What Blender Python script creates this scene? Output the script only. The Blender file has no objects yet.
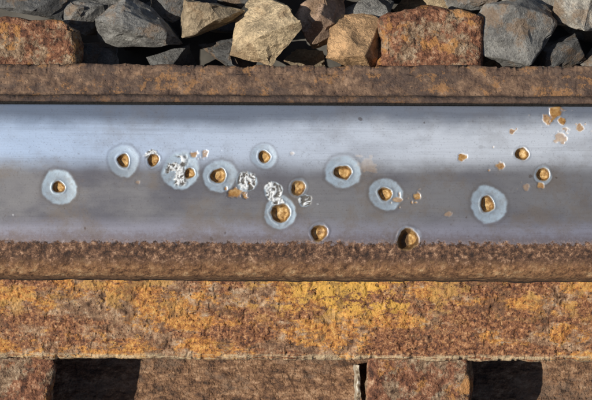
import bpy, bmesh, math, random
import numpy as np
from mathutils import Vector, Matrix, noise as mn

MM = 0.001
scene = bpy.context.scene
random.seed(7); rng = np.random.default_rng(11)

# ------------------------------------------------------------------ helpers
def vnoise(x, y, seed=0):
    xi = np.floor(x).astype(np.int64); yi = np.floor(y).astype(np.int64)
    xf = x-xi; yf = y-yi
    u = xf*xf*(3-2*xf); v = yf*yf*(3-2*yf)
    def h(a, b):
        n = (a*374761393 + b*668265263 + seed*1442695041) & 0xffffffff
        n = ((n ^ (n >> 13))*1274126177) & 0xffffffff
        n = n ^ (n >> 16)
        return (n & 0xffff)/65535.0
    return (h(xi,yi)*(1-u)+h(xi+1,yi)*u)*(1-v)+(h(xi,yi+1)*(1-u)+h(xi+1,yi+1)*u)*v
def fbm(x, y, seed=0, o=4):
    s = 0; a = 1; t = 0
    for i in range(o):
        s = s+a*vnoise(x*2**i, y*2**i, seed+i); t += a; a *= .5
    return s/t
def sstep(a, b, x):
    t = np.clip((x-a)/(b-a), 0, 1); return t*t*(3-2*t)

class NT:
    def __init__(s, name):
        s.m = bpy.data.materials.new(name); s.m.use_nodes = True
        s.t = s.m.node_tree; s.n = s.t.nodes; s.l = s.t.links
        s.b = s.n['Principled BSDF']
        tc = s.n.new('ShaderNodeTexCoord'); mp = s.n.new('ShaderNodeMapping')
        mp.inputs['Scale'].default_value = (1000,)*3
        s.l.new(tc.outputs['Object'], mp.inputs['Vector']); s.co = mp.outputs[0]
    def set(s, sock, v):
        if isinstance(v, bpy.types.NodeSocket): s.l.new(v, sock)
        else:
            if isinstance(v, tuple) and len(v) == 3 and sock.type == 'RGBA': v = v+(1,)
            sock.default_value = v
    def scaled(s, sc, loc=(0,0,0)):
        mp = s.n.new('ShaderNodeMapping'); mp.inputs['Scale'].default_value = sc
        mp.inputs['Location'].default_value = loc
        s.l.new(s.co, mp.inputs['Vector']); return mp.outputs[0]
    def noise(s, sc, det=6, rough=.6, loc=(0,0,0), dist=0):
        if not isinstance(sc, tuple): sc = (sc,)*3
        t = s.n.new('ShaderNodeTexNoise'); t.inputs['Scale'].default_value = 1
        t.inputs['Detail'].default_value = det; t.inputs['Roughness'].default_value = rough
        t.inputs['Distortion'].default_value = dist
        s.l.new(s.scaled(sc, loc), t.inputs['Vector']); return t.outputs['Fac']
    def voro(s, sc, feat='F1', loc=(0,0,0)):
        if not isinstance(sc, tuple): sc = (sc,)*3
        t = s.n.new('ShaderNodeTexVoronoi'); t.inputs['Scale'].default_value = 1; t.feature = feat
        s.l.new(s.scaled(sc, loc), t.inputs['Vector']); return t
    def math(s, op, a, b=0.0, c=None, clamp=False):
        t = s.n.new('ShaderNodeMath'); t.operation = op; t.use_clamp = clamp
        s.set(t.inputs[0], a); s.set(t.inputs[1], b)
        if c is not None: s.set(t.inputs[2], c)
        return t.outputs[0]
    def step(s, v, a, b, lo=0.0, hi=1.0):
        t = s.n.new('ShaderNodeMapRange'); t.interpolation_type = 'SMOOTHSTEP'
        s.set(t.inputs['Value'], v); t.inputs['From Min'].default_value = a
        t.inputs['From Max'].default_value = b
        t.inputs['To Min'].default_value = lo; t.inputs['To Max'].default_value = hi
        return t.outputs[0]
    def ramp(s, v, stops):
        t = s.n.new('ShaderNodeValToRGB'); e = t.color_ramp.elements
        while len(e) < len(stops): e.new(0.5)
        for k, (p, c) in enumerate(stops): e[k].position = p; e[k].color = c+(1,)
        s.l.new(v, t.inputs[0]); return t.outputs[0]
    def mix(s, f, a, b, mode='MIX'):
        t = s.n.new('ShaderNodeMix'); t.data_type = 'RGBA'; t.blend_type = mode
        s.set(t.inputs[0], f); s.set(t.inputs[6], a); s.set(t.inputs[7], b); return t.outputs[2]
    def mixf(s, f, a, b):
        t = s.n.new('ShaderNodeMix'); t.data_type = 'FLOAT'
        s.set(t.inputs[0], f); s.set(t.inputs[2], a); s.set(t.inputs[3], b); return t.outputs[0]
    def attr(s, name):
        t = s.n.new('ShaderNodeAttribute'); t.attribute_name = name; return t
    def xyz(s):
        t = s.n.new('ShaderNodeSeparateXYZ'); s.l.new(s.co, t.inputs[0]); return t.outputs
    def bump(s, h, dist_mm, strength=1.0, prev=None):
        t = s.n.new('ShaderNodeBump'); s.l.new(h, t.inputs['Height'])
        t.inputs['Distance'].default_value = dist_mm*MM; s.set(t.inputs['Strength'], strength)
        if prev is not None: s.l.new(prev, t.inputs['Normal'])
        return t.outputs[0]
def pits(N, sc, loc, lo=.08, hi=.34):
    d = N.voro((sc,sc,sc), 'F1', loc).outputs['Distance']
    w = N.noise(sc*1.7, 2, .6, loc)
    return N.math('SUBTRACT', 1.0, N.step(N.math('ADD', d, N.math('MULTIPLY_ADD', w, .5, -.22)), lo, hi))

# ------------------------------------------------------------------ rail
def profile():
    def head_z(y): return 172-0.00068*y*y
    ys = np.arange(-24.5, 33.3, 0.36)
    arc = []
    Rz, Ry = 13.0, 15.0
    for k in range(34):
        a = math.pi - (k/34.0)*(math.pi/2)
        arc.append((-24.5+Ry*math.cos(a), head_z(-24.5)-Rz + Rz*math.sin(a)))
    side_near = [(-39.0,129),(-40.0,133),(-40.2,138),(-40.1,146),(-39.7,154)]
    top = [(y, head_z(y)) for y in ys]
    z0 = head_z(33.3)
    far = [(33.6,z0-.1),(33.9,z0-.6),(34.1,z0-1.8),(34.4,z0-2.6),(34.8,z0-2.4),(35.2,z0-1.4),(35.9,z0-1.0),(36.6,z0-1.1),(37.3,z0-1.5),(37.9,z0-2.3),(38.3,z0-3.4),(38.4,z0-5),
           (37.6,160),(37.2,150),(36.8,140),(36.8,131)]
    under_f = [(34,127),(22,121),(12,116),(9,108),(8.2,90),(8.2,60),(9,45),(13,34),(20,28.5)]
    foot_f = [(y, 28.5-(y-20)*(16.0/54)) for y in np.arange(21,73.5,0.6)]
    edge_f = [(74.0,12.1),(74.7,11.4),(75.0,10.4),(75.2,9),(75.2,6),(75,2),(74.4,.4),(73,0)]
    bottom = [(40,0),(0,0),(-40,0)]
    m = lambda L: [(-y,z) for (y,z) in reversed(L)]
    return np.array(side_near+arc+top+far+under_f+foot_f+edge_f+bottom+m(edge_f)+m(foot_f)+m(under_f))
prof = profile()
xs = np.concatenate([-np.geomspace(1600,146,26), np.arange(-145,145.01,0.36), np.geomspace(146,1600,26)])
PY, X = np.meshgrid(prof[:,0], xs); PZ, _ = np.meshgrid(prof[:,1], xs)
Y = PY.copy(); Z = PZ.copy()
istop = (PZ > 157) & (PY < 34)
isfoot = (PZ < 29)
Z += np.where(istop, (fbm(X*.025, Y*.05, 3)-.5)*.35, 0)
sh = np.where((PY<-24)&(PZ>128), sstep(-24,-28,PY), 0)
f1 = fbm(X*.22, (Y+Z)*.25, 9, 4)-.5
Z += sh*f1*.8; Y -= sh*f1*.5
spall = sstep(.60,.66, fbm(X*.16, Y*.22, 29, 4))
Z -= sh*spall*.4
Y -= np.where((PY<-38)&(PZ<150)&(PZ>128), (fbm(X*.07, X*0, 19, 4)-.5)*1.6, 0)
fr = fbm(X*.10, Y*.13, 21, 5)-.5
flk = sstep(.50,.535, fbm(X*.055, Y*.08, 61, 5))
flk2 = sstep(.56,.585, fbm(X*.09, Y*.12, 65, 5))
fk2 = sstep(.60,.66, fbm(X*.25, Y*.25, 71, 4))
Z += np.where(isfoot & (PZ > 8) & (PY < 0), fr*1.0+flk*.6+flk2*.3-fk2*.6, 0)
Z += np.where(isfoot & (PZ > 8) & (PY > 0), fr*.6+flk*.12-fk2*.2, 0)
Y += np.where(isfoot & (np.abs(PY) > 70), np.sign(PY)*((fbm(X*.12, X*0+np.sign(PY)*4, 33, 5)-.5)*2.2-.6*sstep(.6,.7,fbm(X*.3,X*0+2,35,3))), 0)
Y += np.where((PY > 35.0) & (PZ > 160), (fbm(X*.08, X*0+7., 41, 5)-.5)*1.6, 0)
Z += np.where((PY > 35.0) & (PZ > 160), (fbm(X*.3, Y*.3, 45, 4)-.5)*.7, 0)

ring = np.zeros_like(X); hole = np.zeros_like(X); splat = np.zeros_like(X); stain = np.zeros_like(X); rim = np.zeros_like(X)
ridA = np.zeros_like(X); hole_shade = np.zeros_like(X)
strikes = [
 (-100.9,-2.0,7.6, -.3,.1,2.7,0,2.6), (-73.4,9.4,6.7, -.3,0.2,2.9,0,2.6), (-60.9,9.8,3.4,0,0,2.4,.35,1.8),
 (-49.2,5.4,8.2,3.9,-1.2,2.4,1,2.2), (-32.5,3.0,7.1,-.6,.2,3.6,0,3.0), (-21.2,.8,4.5,9,9,0,1,0),
 (-13.6,11.6,5.4,0,-.2,2.6,0,2.4), (-9.6,-3.4,4.2,9,9,0,1,0), (-6.8,-12.3,7.1,.3,-.4,4.1,.25,3.2),
 (.9,-1.8,4.3,0,0,3.1,0,1.9), (3.8,-7.3,2.8,9,9,0,1,0), (20.0,5.1,7.4,0,-.2,3.4,0,3.0),
 (38.2,-4.4,7.1,-.2,.2,2.9,0,2.8), (82.0,-8.5,7.9,-.6,0,3.2,0,2.9), (105.2,4.1,4.0,-.1,.2,2.8,0,2.3),
 (9.8,-21.0,4.5,0,0,3.7,0,2.8), (47.8,-23.8,5.9,-.1,.2,4.6,0,4.8), (96.1,13.2,3.2,0,0,2.7,0,2.4)]
dull = {15:0.10, 16:.30, 17:.05, 9:.20, 2:.2, 14:.55, 1:.62, 6:.75, 4:.85, 12:.85}
for i,(cx,cy,rr,hx,hy,hr,sp,dp) in enumerate(strikes):
    dx = X-cx; dy = Y-cy; d = np.hypot(dx,dy); ang = np.arctan2(dy,dx)
    near = istop & (d < 16)
    wob = .04*np.sin(2*ang+i)+.025*np.sin(3*ang+i*2.3)+.015*np.sin(5*ang+i*4)+(fbm(X*.6,Y*.6,50+i,3)-.5)*.13
    dn = d/rr*(1+wob)
    rg = (1-sstep(.91,1.03,dn))*near*dull.get(i,.92)
    rg *= .80+.20*sstep(.50,.90,dn)
    ring = np.maximum(ring, rg)
    rim = np.maximum(rim, np.exp(-((dn-1.09)/.09)**2)*near*(.55 if sp < .5 else .3))
    Z -= near*(1-sstep(.50,1.12,dn))*.18
    if hr > 0:
        ex = X-cx-hx; ey = Y-cy-hy
        th = np.arctan2(ey,ex)
        e = np.hypot(ex*(1+.08*math.sin(i*2.1)), ey*(1+.08*math.cos(i*1.7)))
        wob2 = .05*np.sin(2*th+i)+.05*np.sin(3*th+i*1.9)+(fbm(X*.6,Y*.6,80+i,2)-.5)*.22
        en = e/hr*(1+wob2)
        hole = np.maximum(hole, (1-sstep(.93,1.04,en))*near)
        shade_m = sstep(.58,.86,en)*(1-sstep(.94,1.08,en))*near*(.5+.4*vnoise(X*.6,Y*.6,31+i))  # mask for shade painted on the inner hole walls
        if i == 16: shade_m = np.maximum(shade_m, (1-sstep(.9,1.1,en))*near*sstep(.42,.52,fbm(X*.3,Y*.3,77,3)+.10-ex*.02))
        hole_shade = np.maximum(hole_shade, shade_m)
        bowl = (1-sstep(.55,1.0,en))
        Z -= near*bowl*dp*.78
        Z += near*bowl*(fbm(X*.5,Y*.5,90+i,2)-.5)*.8
        Z += near*np.exp(-((en-1.12)/.10)**2)*.12*(.3+vnoise(X*.5,Y*.5,99+i))
    if sp > 0:
        if sp >= 1:
            msk = (1-sstep(.72,.9,dn))*sstep(.44,.50,fbm(X*.30,Y*.30,120+i,3)+.06) if rr>6 else (1-sstep(.8,.95,dn+ (fbm(X*.5,Y*.5,6,2)-.5)*.5))
            if hr > 0: msk = msk*(1-hole)*(1-sstep(1.0,4.5,X-cx))
        else:
            msk = (1-sstep(1.5,2.4,np.hypot((dx+.5)*.8,dy-rr*.62)+(fbm(X*.6,Y*.6,6,2)-.5)*2))*near
        msk = msk*near*(1-hole)
        splat = np.maximum(splat, msk)
        wx = fbm(X*.3,Y*.3,4)*2.4; wy = fbm(X*.3,Y*.3,14)*2.4
        rid = np.abs(fbm(X*.55+wx,Y*.55+wy,130+i,3)-.5)*2
        rl = np.exp(-(rid/.22)**2)
        ridA = np.maximum(ridA, rl*msk)
        Z += msk*(.38*rl-.15)
spots = [(-26,-3.8,3.2,1,.5),(51.5,-5.5,1.8,1,.4),(43.4,-6.8,2.2,.8,.3),(86.8,8.1,2.1,.95,.3),(103.8,-.4,1.6,.9,.3),
 (110.6,31.2,3.8,1,-.4),(112.3,20.5,2.6,.75,.2),(120.9,24.1,1.9,.9,.1),(91.9,22.8,1.2,.9,.1),(71,11.7,1.4,1,.3),
 (30.2,8.7,3.2,.28,0),(-43.8,12.2,1.5,.9,.3),(-39.1,12.1,1.4,.8,.3),(-67.6,.3,1.2,.4,.1),
 (-2,13,1.0,.4,.1),(106.8,28,1.8,.9,-.2),(113.5,27.5,1.7,1,-.2),(98,-1,1.4,.5,.1),(64,-13,1,.5,.1)]
for i,(cx,cy,r,a,dp) in enumerate(spots):
    d0 = np.hypot(X-cx,Y-cy)
    e = np.hypot((X-cx),(Y-cy)*(1.5 if i in (0,2) else 1.1))
    en = e/r*(1+(fbm(X*.5,Y*.5,200+i,4)-.5)*1.9)
    m = (1-sstep(.75,1.12,en))*istop*(d0<12)
    stain = np.maximum(stain, m*a)
    Z -= m*dp
nx, npf = X.shape
verts = np.stack([X,Y,Z],-1).reshape(-1,3)*MM
ii, jj = np.meshgrid(np.arange(nx-1), np.arange(npf), indexing='ij')
j2 = (jj+1)%npf
faces = np.stack([ii*npf+jj, (ii+1)*npf+jj, (ii+1)*npf+j2, ii*npf+j2],-1).reshape(-1,4)
face_mat = (prof[:,1][jj.ravel()] < 100).astype(np.int32)
def mesh_from(name, v, f, mats, smooth=True, mi=None):
    me = bpy.data.meshes.new(name)
    k = f.shape[1]
    me.vertices.add(len(v)); me.vertices.foreach_set('co', v.astype(np.float32).ravel())
    me.loops.add(f.size); me.loops.foreach_set('vertex_index', f.astype(np.int32).ravel())
    me.polygons.add(len(f)); me.polygons.foreach_set('loop_start', np.arange(0,f.size,k,dtype=np.int32))
    me.polygons.foreach_set('loop_total', np.full(len(f),k,dtype=np.int32))
    me.polygons.foreach_set('use_smooth', np.full(len(f),smooth) if np.isscalar(smooth) else smooth)
    if not isinstance(mats, list): mats = [mats]
    for m in mats: me.materials.append(m)
    if mi is not None: me.polygons.foreach_set('material_index', mi)
    me.update(calc_edges=True); me.validate()
    ob = bpy.data.objects.new(name, me); scene.collection.objects.link(ob); return ob
def far_rust(N):
    fa = N.noise(.13,9,.78,(2,5,1))
    c = N.ramp(fa, [(.36,(.045,.027,.020)),(.45,(.105,.062,.042)),(.54,(.175,.105,.066)),(.66,(.32,.20,.125))])
    c = N.mix(N.math('MULTIPLY', N.step(N.noise((.035,.06,.1),8,.76,(52,5,1)),.49,.56),.6), c, (.062,.043,.037))
    c = N.mix(N.math('MULTIPLY', N.step(N.noise(.07,8,.78,(12,5,1)),.54,.59),.7), c, (.33,.165,.065))
    return N.mix(N.math('MULTIPLY', pits(N,.30,(1,1,1),.04,.20),.75), c, (.030,.017,.012))

# ---- head material
N = NT('rail_head_steel')
x_, y_, z_ = N.xyz()
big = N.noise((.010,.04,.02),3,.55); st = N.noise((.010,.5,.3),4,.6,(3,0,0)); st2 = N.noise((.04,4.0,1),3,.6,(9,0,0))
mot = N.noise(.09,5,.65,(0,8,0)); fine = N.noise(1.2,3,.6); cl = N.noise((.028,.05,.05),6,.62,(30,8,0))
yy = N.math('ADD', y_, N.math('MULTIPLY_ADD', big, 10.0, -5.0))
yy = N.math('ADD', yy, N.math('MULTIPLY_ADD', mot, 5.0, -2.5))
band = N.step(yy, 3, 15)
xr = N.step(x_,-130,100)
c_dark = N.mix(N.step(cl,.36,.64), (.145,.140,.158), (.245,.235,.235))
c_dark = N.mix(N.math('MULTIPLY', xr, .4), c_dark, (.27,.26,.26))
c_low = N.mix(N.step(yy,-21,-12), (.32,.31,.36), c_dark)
c_sheen = N.mix(xr, (.58,.70,.88), (.92,.94,.96))  # sky sheen along the head painted into base colour, bluer left, whiter right
c_sheen = N.mix(N.math('MULTIPLY', N.step(cl,.48,.68), .42), c_sheen, (.46,.47,.50))
steel = N.mix(band, c_low, c_sheen)
steel = N.mix(N.step(yy,22,31), steel, N.mix(xr, (.20,.24,.31), (.28,.30,.34)))  # darker far end of the painted sky reflection
steel = N.mix(N.math('MULTIPLY', N.step(st,.50,.68), .13), steel, (.13,.125,.13))
steel = N.mix(N.math('MULTIPLY', N.step(st2,.54,.72), .16), steel, (.08,.075,.08))
tar = N.math('MULTIPLY', N.step(N.noise(.04,8,.72,(1,1,4)),.48,.64), N.mixf(band,.50,.20))
steel = N.mix(tar, steel, (.22,.17,.125))
steel = N.mix(N.math('MULTIPLY', N.step(fine,.56,.70), .22), steel, (.09,.07,.06))
steel = N.mix(N.math('MULTIPLY', pits(N,.12,(3,5,0),.03,.08), .5), steel, (.08,.045,.025))
steel = N.mix(N.math('MULTIPLY', pits(N,.07,(13,5,0),.02,.05), .5), steel, (.62,.62,.62))
rimA = N.attr('rim').outputs['Fac']; ringA = N.attr('ring').outputs['Fac']
holeA = N.attr('hole').outputs['Fac']; splA = N.attr('splat').outputs['Fac']; stA = N.attr('stain').outputs['Fac']
ridN = N.attr('rid').outputs['Fac']; hole_shadeN = N.attr('hole_shade').outputs['Fac']
n35 = N.noise(.35,4,.6,(6,6,6))
steel = N.mix(N.math('MULTIPLY', rimA, .5), steel, (.11,.095,.085))
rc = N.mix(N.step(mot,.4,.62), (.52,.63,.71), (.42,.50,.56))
rc = N.mix(N.math('MULTIPLY', N.step(fine,.5,.7),.2), rc, (.25,.24,.22))
rc = N.mix(N.math('MULTIPLY', N.step(n35,.50,.66),.30), rc, (.28,.25,.22))
steel = N.mix(N.math('MULTIPLY', ringA, N.mixf(n35,1.0,.75)), steel, rc)
steel = N.mix(splA, steel, N.ramp(ridN, [(.10,(.10,.09,.08)),(.45,(.36,.36,.36)),(.85,(.66,.67,.67))]))
hc = N.ramp(N.noise(.5,5,.68,(2,7,1)), [(.36,(.15,.07,.022)),(.46,(.33,.18,.055)),(.56,(.48,.30,.115)),(.66,(.64,.47,.25))])
steel = N.mix(stA, steel, N.mix(.55, hc, (.20,.085,.02)))
gr = N.noise(.38,7,.78,(8,1,1))
scale_shade_c = N.ramp(gr, [(.38,(.022,.013,.010)),(.47,(.070,.036,.022)),(.55,(.15,.076,.042)),(.64,(.38,.23,.14))])
low = N.ramp(N.noise(.20,9,.78,(4,1,1)), [(.38,(.075,.034,.016)),(.47,(.20,.095,.042)),(.55,(.33,.17,.075)),(.65,(.52,.34,.18))])
low = N.mix(N.math('MULTIPLY', pits(N,.35,(1,8,1),.05,.22),.75), low, (.05,.026,.016))
yj = N.math('ADD', y_, N.math('MULTIPLY_ADD', gr, 12.0, -6.0))
scale_shade_c = N.mix(N.math('MULTIPLY', N.step(yj,-31.5,-36.5),.85), scale_shade_c, low)  # lower shoulder rust painted paler, as where sunlight catches it
scale_shade_c = N.mix(N.step(z_,152,141), scale_shade_c, (.02,.012,.009))  # shadow line under the head painted near-black over the scale
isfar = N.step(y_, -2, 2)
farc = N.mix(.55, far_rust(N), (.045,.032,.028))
farc = N.mix(N.step(y_, 35.3, 34.9), farc, (.010,.009,.009))  # shadow line in the lip groove, painted near-black
rust_all = N.mix(isfar, scale_shade_c, farc)
jn = N.noise(.35,7,.76,(0,9,9))
jag = N.math('ADD', y_, N.math('MULTIPLY_ADD', jn, 10.0, -5.0))
pol = N.math('MULTIPLY', N.step(jag,-25.8,-23.8), N.math('SUBTRACT', 1.0, N.step(y_,33.2,33.8)))
pol = N.math('MULTIPLY', pol, N.step(z_,164,166))
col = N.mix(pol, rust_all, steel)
film = N.math('MULTIPLY', N.math('MULTIPLY', N.step(jag,-19,-25), pol), .6)
col = N.mix(film, col, (.15,.095,.07))
col = N.mix(holeA, col, N.mix(N.math('MULTIPLY', hole_shadeN, .92), hc, (.08,.040,.016)))  # rust in the holes, with wall shade painted in dark brown
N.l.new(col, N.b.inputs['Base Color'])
notmetal = N.math('MAXIMUM', N.math('MAXIMUM', holeA, stA), N.math('MULTIPLY', splA, .6))
met = N.math('MULTIPLY', pol, N.math('SUBTRACT', 1.0, notmetal))
N.l.new(N.math('MULTIPLY', met, .66), N.b.inputs['Metallic'])
N.l.new(N.mixf(N.math('MAXIMUM', met, N.math('MULTIPLY', holeA, .6)), .85, N.mixf(ringA, N.mixf(band,.44,.36), .46)), N.b.inputs['Roughness'])
N.b.inputs['Specular IOR Level'].default_value = .35
hs = N.math('ADD', N.math('MULTIPLY', st2, .25), N.math('MULTIPLY', fine, .5))
b1 = N.bump(hs, .07, N.math('MULTIPLY', pol, .35))
rh = N.math('ADD', N.math('MULTIPLY', N.noise(.16,4,.6,(0,3,1)), 1.2), N.math('MULTIPLY', N.noise(.6,3,.6,(5,0,2)), .6))
b2 = N.bump(rh, 1.0, N.math('MULTIPLY', N.math('SUBTRACT', 1.0, pol), .8), b1)
N.l.new(b2, N.b.inputs['Normal'])
head_mat = N.m

# ---- foot material
N = NT('rail_foot_rust')
x_, y_, z_ = N.xyz()
gry = N.ramp(N.noise(.20,10,.78,(7,7,7)), [(.38,(.060,.030,.017)),(.46,(.19,.098,.052)),(.53,(.32,.185,.100)),(.64,(.50,.37,.25))])
org = N.ramp(N.noise(.40,9,.78,(11,3,5)), [(.39,(.13,.045,.013)),(.46,(.36,.135,.030)),(.54,(.54,.25,.055)),(.65,(.66,.41,.14))])
red = N.ramp(N.noise(.50,9,.78,(5,9,5)), [(.40,(.050,.021,.012)),(.48,(.17,.064,.028)),(.55,(.31,.135,.055)),(.65,(.54,.33,.17))])
m1 = N.step(N.noise((.035,.06,.06),9,.77,(5,0,3)),.485,.53)
m2 = N.step(N.math('ADD', N.noise((.018,.05,.05),9,.75,(45,2,3)), N.math('MULTIPLY', N.step(x_,0,90), .06)),.51,.56)
footn = N.mix(m2, N.mix(N.math('MULTIPLY', m1, .92), gry, org), red)
yb = N.math('MULTIPLY', N.step(x_,-35,20), N.step(x_,75,45))
yel = N.math('MULTIPLY', N.step(N.math('ADD', N.noise((.06,.10,.1),9,.78,(25,0,3)), N.math('MULTIPLY', yb, .06)),.54,.58), N.step(y_,-60,-46))
footn = N.mix(N.math('MULTIPLY', yel, .8), footn, N.mix(yb, (.44,.24,.07), (.64,.36,.065)))
dk = N.math('MULTIPLY', N.step(N.noise((.05,.07,.07),9,.78,(85,0,3)),.55,.58), .55)
footn = N.mix(dk, footn, (.10,.055,.030))
p1 = pits(N,.40,(4,4,4),.08,.24); p2 = pits(N,.15,(9,4,4),.04,.14)
footn = N.mix(N.math('MULTIPLY', p1,.65), footn, (.04,.020,.011))
footn = N.mix(N.math('MULTIPLY', p2,.7), footn, (.05,.025,.014))
lit_edge = N.math('MULTIPLY', N.step(y_,-71.5,-73.6), N.step(N.noise((.08,.6,.6),6,.7,(3,3,3)),.42,.56))  # mask for a sunlit foot edge, painted as a pale line
footn = N.mix(N.math('MULTIPLY', lit_edge,.7), footn, (.55,.43,.26))
far = N.step(y_, -2, 2)
foot = N.mix(far, footn, far_rust(N))
N.l.new(foot, N.b.inputs['Base Color']); N.b.inputs['Roughness'].default_value = .75
N.b.inputs['Specular IOR Level'].default_value = .4
ra = N.noise(.12,5,.62,(0,3,1)); rb = N.noise(.7,3,.6,(5,0,2))
rh = N.math('SUBTRACT', N.math('ADD', N.math('MULTIPLY', ra, 1.3), N.math('MULTIPLY', rb, .5)), N.math('MULTIPLY', p1, .35))
N.l.new(N.bump(rh, 1.6, N.mixf(far, .8, .5)), N.b.inputs['Normal'])
foot_mat = N.m

rail = mesh_from('rail', verts, faces, [head_mat, foot_mat], True, face_mat)
for nm, A in (('ring',ring),('hole',hole),('splat',splat),('stain',stain),('rim',rim),('rid',ridA),('hole_shade',hole_shade)):
    at = rail.data.attributes.new(nm, 'FLOAT', 'POINT'); at.data.foreach_set('value', A.astype(np.float32).ravel())
bm = bmesh.new(); bm.from_mesh(rail.data); bm.verts.ensure_lookup_table()
for r0 in (0, nx-1):
    bm.faces.new([bm.verts[r0*npf+j] for j in range(npf)])
bmesh.ops.recalc_face_normals(bm, faces=bm.faces)
bm.to_mesh(rail.data); bm.free()

# ------------------------------------------------------------------ rusty steel sleepers
N = NT('sleeper_rust')
red = N.ramp(N.noise(.22,8,.76,(3,3,9)), [(.36,(.035,.018,.013)),(.45,(.12,.050,.029)),(.54,(.24,.105,.055)),(.66,(.46,.30,.19))])
gb = N.ramp(N.noise(.30,7,.74,(8,3,2)), [(.36,(.07,.04,.025)),(.50,(.22,.14,.085)),(.66,(.42,.32,.22))])
c = N.mix(N.step(N.noise(.055,7,.72,(8,1,9)),.49,.55), red, gb)
c = N.mix(N.math('MULTIPLY', N.step(N.noise(.06,7,.72,(1,31,9)),.55,.60),.7), c, (.40,.19,.06))
c = N.mix(N.math('MULTIPLY', pits(N,.35,(4,4,4),.08,.28),.75), c, (.035,.016,.010))
N.l.new(c, N.b.inputs['Base Color']); N.b.inputs['Roughness'].default_value = .85
N.b.inputs['Specular IOR Level'].default_value = .3
N.l.new(N.bump(N.math('ADD', N.math('MULTIPLY', N.noise(.10,5,.62), 1.5), N.math('MULTIPLY', N.noise(.5,3,.6), .7)), 2.0), N.b.inputs['Normal'])
sleeper_mat = N.m
def sleeper(xc_far, xc_near, w, y_far, y_near, seed):
    h = w/2; r = 4.0
    tf, bf = 12, -62
    pr = []
    def arcp(cx, cz, a0, a1, n=5):
        for k in range(n+1):
            t = math.radians(a0+(a1-a0)*k/n); pr.append((cx+r*math.cos(t), cz+r*math.sin(t)))
    top = -.3
    n = 40
    for k in range(1, n): pr.append((-h+r+(w-2*r)*k/n, top))
    arcp(h-r, top-r, 90, 0); arcp(h-r, top-tf+r, 0, -90)
    pr += [(6,top-tf-2),(5,top-tf-6),(5,bf+14),(6,bf+10),(h,bf+8),(h,bf),(-h,bf),(-h,bf+8),(-6,bf+10),(-5,bf+14),(-5,top-tf-6),(-6,top-tf-2)]
    arcp(-h+r, top-tf+r, 270, 180); arcp(-h+r, top-r, 180, 90)
    ys = np.concatenate([[y_near],np.arange(max(y_near,-125), y_far-3.4, 1.0),y_far+np.array([-3,-2,-1.2,-.5,-.1])])
    V = []
    for q, y in enumerate(ys):
        t = (y+110)/220.0; xc = xc_near+(xc_far-xc_near)*t
        k = len(ys)-1-q
        shr = [4.2,2.6,1.4,.7,.2][k] if k < 5 else 0
        rnd = max(0, 1-(y_far-y)/9.0)
        for (px,pz) in pr:
            dn = mn.noise((px*.05+seed,y*.05,pz*.1))*2.6+mn.noise((px*.16+seed,y*.16,pz*.1))*.9+mn.noise((px*.45+seed,y*.45,pz*.3))*.3
            topf = 1 if pz > -6 else 0
            inx = abs(px) < h-5
            free = max(0,min(1,(abs(y)-76)/5))
            corner = rnd*rnd*(abs(px)/h)**4*4
            V.append((xc+px*(1-shr/h*.5-corner*.02)+(0 if inx else dn*1.3), y+(dn*1.2 if k < 7 else 0)-corner, pz-(shr if topf else 0)-topf*(abs(dn)*1.0)*free))
    V = np.array(V)*MM; m = len(pr); L = len(ys)
    F = np.array([[i*m+j,(i+1)*m+j,(i+1)*m+(j+1)%m,i*m+(j+1)%m] for i in range(L-1) for j in range(m)])
    ob = mesh_from('steel_sleeper', V, F, sleeper_mat, True)
    bm = bmesh.new(); bm.from_mesh(ob.data); bm.verts.ensure_lookup_table()
    for r0 in (0, L-1): bm.faces.new([bm.verts[r0*m+j] for j in range(m)])
    bmesh.ops.recalc_face_normals(bm, faces=bm.faces); bm.to_mesh(ob.data); bm.free()
    return ob
sleeper(-141,-155,58,101,-700,1.0)
sleeper(70,63,54,108,-700,7.0)
k = 0
for base in (-1260,-660,600,1200):
    sleeper(base-141+60,base-155+60,58,100,-700,11.0+k); sleeper(base+70+60,base+63+60,52,107,-700,17.0+k); k += 2

# ------------------------------------------------------------------ low steel plate between sleepers on the near side
N = NT('plate_rust')
c = N.ramp(N.noise((.14,.26,.1),9,.78,(3,1,9)), [(.38,(.040,.022,.013)),(.46,(.12,.060,.032)),(.54,(.22,.115,.058)),(.66,(.44,.28,.17))])
c = N.mix(N.math('MULTIPLY', N.step(N.noise((.03,.06,.1),7,.75,(33,1,9)),.50,.56),.5), c, (.20,.13,.085))
c = N.mix(N.math('MULTIPLY', pits(N,.30,(4,4,4),.08,.26),.6), c, (.04,.022,.014))
N.l.new(c, N.b.inputs['Base Color']); N.b.inputs['Roughness'].default_value = .9
N.l.new(N.bump(N.noise(.20,4,.6), 3.5), N.b.inputs['Normal'])
plate_mat = N.m
N = NT('lit_face_pale')  # pale colour imitating a sunlit steel face
c = N.ramp(N.noise(.25,8,.75), [(.40,(.14,.09,.05)),(.5,(.36,.29,.20)),(.60,(.62,.58,.50))])
N.l.new(c, N.b.inputs['Base Color']); N.b.inputs['Roughness'].default_value = .9
lit_face_mat = N.m
bmx = bmesh.new()
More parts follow.
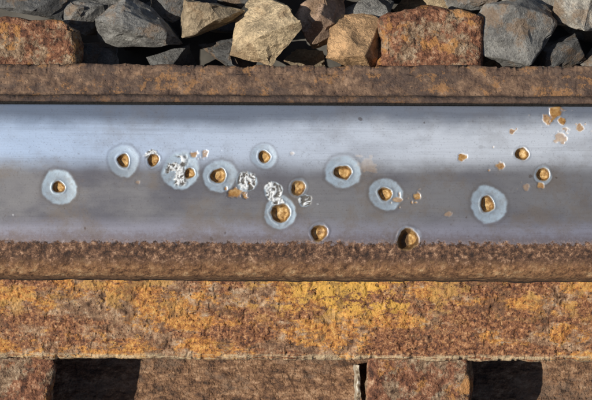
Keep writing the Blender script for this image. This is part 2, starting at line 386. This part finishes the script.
def slab(bm, x0, x1, y0, y1, z0, z1, bev=2, mi=0, cuts=0):
    g = bmesh.ops.create_cube(bm, size=1)
    for v in g['verts']:
        v.co = Vector((x0 if v.co.x<0 else x1, y0 if v.co.y<0 else y1, z0 if v.co.z<0 else z1))*MM
    e = list({e for v in g['verts'] for e in v.link_edges})
    r = bmesh.ops.bevel(bm, geom=e, offset=bev*MM, segments=3, profile=.5, affect='EDGES')
    fs = {f for v in r['verts'] for f in v.link_faces}
    for f in fs: f.material_index = mi
    if cuts:
        es = list({e for f in fs for e in f.edges if e.calc_length() > .05})
        bmesh.ops.subdivide_edges(bm, edges=es, cuts=cuts, use_grid_fill=True)
        for v in {v for f in bm.faces if f.material_index == mi for v in f.verts}:
            v.co.x += mn.fractal(v.co*160, 1, 2, 3)*.0011; v.co.z += mn.fractal(v.co*120+Vector((3,3,3)), 1, 2, 3)*.004
for (x0,x1) in ((-760,-200),(-146,52),(76,620)):
    slab(bmx, x0, x1, -190, -66, -52, -46)
slab(bmx, 31.4, 33.6, -189, -77.5, -45.8, -10, .7, 1, 70)  # added rib, coloured pale to stand for the sleeper's sunlit side
me = bpy.data.meshes.new('steel_plate'); bmx.to_mesh(me); bmx.free(); me.materials.append(plate_mat); me.materials.append(lit_face_mat)
ob = bpy.data.objects.new('steel_plate', me); scene.collection.objects.link(ob)

# ------------------------------------------------------------------ ballast
N = NT('ballast_stone')
sc = N.attr('stone_col').outputs['Color']
v = N.noise(.08,7,.68,(4,4,4)); v2 = N.noise(.6,5,.72,(1,2,3))
c = N.mix(N.step(v,.38,.62), N.mix(1.0, sc, (.62,.60,.58), 'MULTIPLY'), N.mix(1.0, sc, (1.3,1.26,1.2), 'MULTIPLY'))
c = N.mix(N.math('MULTIPLY', N.step(v2,.50,.62),.55), c, N.mix(1.0, sc, (.40,.37,.35), 'MULTIPLY'))
c = N.mix(N.math('MULTIPLY', N.step(N.noise(.9,3,.7,(7,2,3)),.58,.66),.5), c, N.mix(1.0, sc, (1.9,1.85,1.75), 'MULTIPLY'))
c = N.mix(N.math('MULTIPLY', N.step(N.noise(.045,6,.7,(9,4,4)),.52,.63),.6), c, (.28,.17,.09))
N.l.new(c, N.b.inputs['Base Color']); N.b.inputs['Roughness'].default_value = .72
N.b.inputs['Specular IOR Level'].default_value = .4
N.l.new(N.bump(N.math('ADD', N.math('MULTIPLY', v, 1.6), v2), 2.0), N.b.inputs['Normal'])
def proto(seed, cuts, npts=13, bev=.03):
    r = random.Random(seed); bm = bmesh.new()
    for _ in range(npts):
        d = Vector((r.gauss(0,1), r.gauss(0,1), r.gauss(0,1))).normalized()
        m = max(abs(d.x),abs(d.y),abs(d.z)); d = d*((1-.45)+.45/m*.85)*r.uniform(.85,1.08)
        bm.verts.new(d)
    res = bmesh.ops.convex_hull(bm, input=bm.verts)
    bmesh.ops.delete(bm, geom=[g for g in res['geom_interior'] if isinstance(g, bmesh.types.BMVert)], context='VERTS')
    bmesh.ops.dissolve_limit(bm, angle_limit=math.radians(18), verts=bm.verts, edges=bm.edges)
    bmesh.ops.bevel(bm, geom=list(bm.edges), offset=bev, segments=1, profile=.5, affect='EDGES')
    bmesh.ops.triangulate(bm, faces=bm.faces)
    bmesh.ops.subdivide_edges(bm, edges=[e for e in bm.edges if e.calc_length() > .2], cuts=cuts, use_grid_fill=True)
    bmesh.ops.triangulate(bm, faces=bm.faces)
    bm.normal_update()
    off = Vector((seed*3.1,0,0))
    for v in bm.verts:
        n = mn.fractal(v.co*1.3+off, .95, 2.0, 6)
        chip = -.05 if mn.noise(v.co*2.3+off*3) > .22 else 0
        v.co += v.normal*(n*.05+chip)
    bmesh.ops.recalc_face_normals(bm, faces=bm.faces)
    V = np.array([v.co[:] for v in bm.verts]); F = np.array([[v.index for v in f.verts] for f in bm.faces])
    bm.free(); return V, F
heroP = [proto(100+i, 8, 10+i%4, .018) for i in range(16)]
lowP = [proto(300+i, 1, 12, .04) for i in range(14)]
VV=[]; FF=[]; CC=[]; SM=[]; cnt=0
def place(P, loc, rad, rot, colr, sm=True):
    global cnt
    V,F = P
    R = np.array(Matrix.Rotation(rot[2],3,'Z') @ Matrix.Rotation(rot[1],3,'Y') @ Matrix.Rotation(rot[0],3,'X'))
    Q = V @ R.T
    mx = np.abs(Q).max(0); Q = Q/mx*np.array(rad)
    VV.append((Q+np.array(loc))*MM); FF.append(F+cnt); cnt += len(V)
    CC.append(np.tile(np.array(colr+(1,)),(len(V),1))); SM.append(np.full(len(F), sm))
G=(.26,.26,.255); DG=(.14,.142,.145); LG=(.44,.42,.38); TAN=(.62,.49,.32); OR=(.58,.37,.20); PK=(.44,.31,.23); BR=(.40,.32,.22)
heroes = [
 (-85,95,-13,25,20,19,G),(-111,108,-22,20,13,14,G),(-48,105,-13,21,13,16,BR),(-43,83,-24,24,12,13,DG),
 (-13,95,-11,22,22,21,TAN),(13,103,-17,14,15,18,PK),(29,89,-13,20,18,18,OR),(38,108,-28,15,10,12,G),
 (113,95,-14,24,21,18,G),(139,86,-21,18,13,13,DG),(146,105,-12,19,16,17,LG),(66,122,-14,26,13,15,G),
 (-140,114,-14,24,13,15,DG),(92,118,-22,16,12,12,G),(-66,112,-30,14,12,12,DG),(-66,84,-34,14,11,10,DG),
 (5,82,-36,12,9,10,BR),(122,113,-22,17,13,12,LG),(-106,84,-32,14,11,11,G),(103,80,-34,12,9,10,G),
 (160,86,-20,14,12,14,G),(-18,126,-20,20,10,14,G),(18,126,-16,20,12,14,LG),(-90,126,-18,20,11,14,LG),(-30,116,-34,14,10,12,DG)]
rr = random.Random(23)
for i,h in enumerate(heroes):
    place(heroP[(i*5+1)%16], h[:3], h[3:6], (rr.uniform(0,6.3),rr.uniform(0,6.3),rr.uniform(0,6.3)), h[6], False)
pal = [G,G,DG,LG,BR,TAN,PK,G,DG]
def inbeam(x,y,r):
    if y > 112+r: return False
    for base in (0,-1200,-600,660,1260):
        for xc,w in ((-148,58),(66,52)):
            if abs(x-base-xc) < w/2+r*.8+5: return True
    return False
for layer, zc in ((0,-52),(1,-34)):
    for _ in range(1500):
        x = rr.uniform(-760,760); y = rr.uniform(-620,620); r = rr.uniform(15,24)
        if layer == 1:
            if inbeam(x,y,r) or abs(y) < 78+r: continue
            if -230 < y < 0 and -760<x<620: continue
            if 60 < y < 128 and -175 < x < 175: continue
        else:
            if inbeam(x,y,r*.6): continue
            if -215 < y < 0: continue
        place(lowP[rr.randrange(14)], (x,y,zc+rr.uniform(-7,7)), (r*rr.uniform(.8,1.2),r*rr.uniform(.8,1.2),r*rr.uniform(.65,.95)),
              (rr.uniform(0,6.3),rr.uniform(0,6.3),rr.uniform(0,6.3)), rr.choice(pal))
ballast = mesh_from('ballast', np.concatenate(VV), np.concatenate(FF), N.m, np.concatenate(SM))
at = ballast.data.attributes.new('stone_col','FLOAT_COLOR','POINT'); at.data.foreach_set('color', np.concatenate(CC).astype(np.float32).ravel())

# ------------------------------------------------------------------ ground
N = NT('ground_gravel')
vo = N.voro(.03)
c = N.mix(.55, N.ramp(N.noise(.05,8,.7), [(.35,(.04,.035,.03)),(.65,(.16,.14,.115))]), N.ramp(vo.outputs['Distance'], [(0,(.2,.19,.17)),(.7,(.03,.028,.025))]))
N.l.new(c, N.b.inputs['Base Color']); N.b.inputs['Roughness'].default_value = .95
me = bpy.data.meshes.new('ground'); s = 400
me.from_pydata([(-s,-s,-.066),(s,-s,-.066),(s,s,-.066),(-s,s,-.066)],[],[(0,1,2,3)]); me.materials.append(N.m)
ob = bpy.data.objects.new('ground', me); scene.collection.objects.link(ob)

# ------------------------------------------------------------------ light
EL = math.radians(46); ROT = math.radians(262)
sd = Vector((math.sin(ROT)*math.cos(EL), math.cos(ROT)*math.cos(EL), math.sin(EL)))
w = bpy.data.worlds.new('World'); scene.world = w; w.use_nodes = True
sky = w.node_tree.nodes.new('ShaderNodeTexSky'); sky.sky_type = 'NISHITA'; sky.sun_disc = False
sky.sun_elevation = EL; sky.sun_rotation = ROT
bg = w.node_tree.nodes['Background']; bg.inputs['Strength'].default_value = .08
w.node_tree.links.new(sky.outputs[0], bg.inputs[0])
sl = bpy.data.lights.new('sun','SUN'); sl.energy = 5.0; sl.angle = math.radians(.5); sl.color = (1,.95,.85)
so = bpy.data.objects.new('sun', sl); scene.collection.objects.link(so)
so.rotation_euler = sd.to_track_quat('Z','Y').to_euler(); so.location = sd*3

# ------------------------------------------------------------------ camera
cam = bpy.data.cameras.new('camera'); co = bpy.data.objects.new('camera', cam); scene.collection.objects.link(co)
cam.sensor_width = 36; cam.lens = 119; cam.clip_start = .02; cam.clip_end = 2000
co.location = (0,-.073,1.002)
d = Vector((0,-.007,.172))-co.location
q = d.to_track_quat('-Z','Y')
co.rotation_euler = (q.to_matrix() @ Matrix.Rotation(math.radians(.25),3,'Z')).to_euler()
scene.camera = co
scene.view_settings.view_transform = 'Standard'; scene.view_settings.look = 'None'; scene.view_settings.exposure = 0
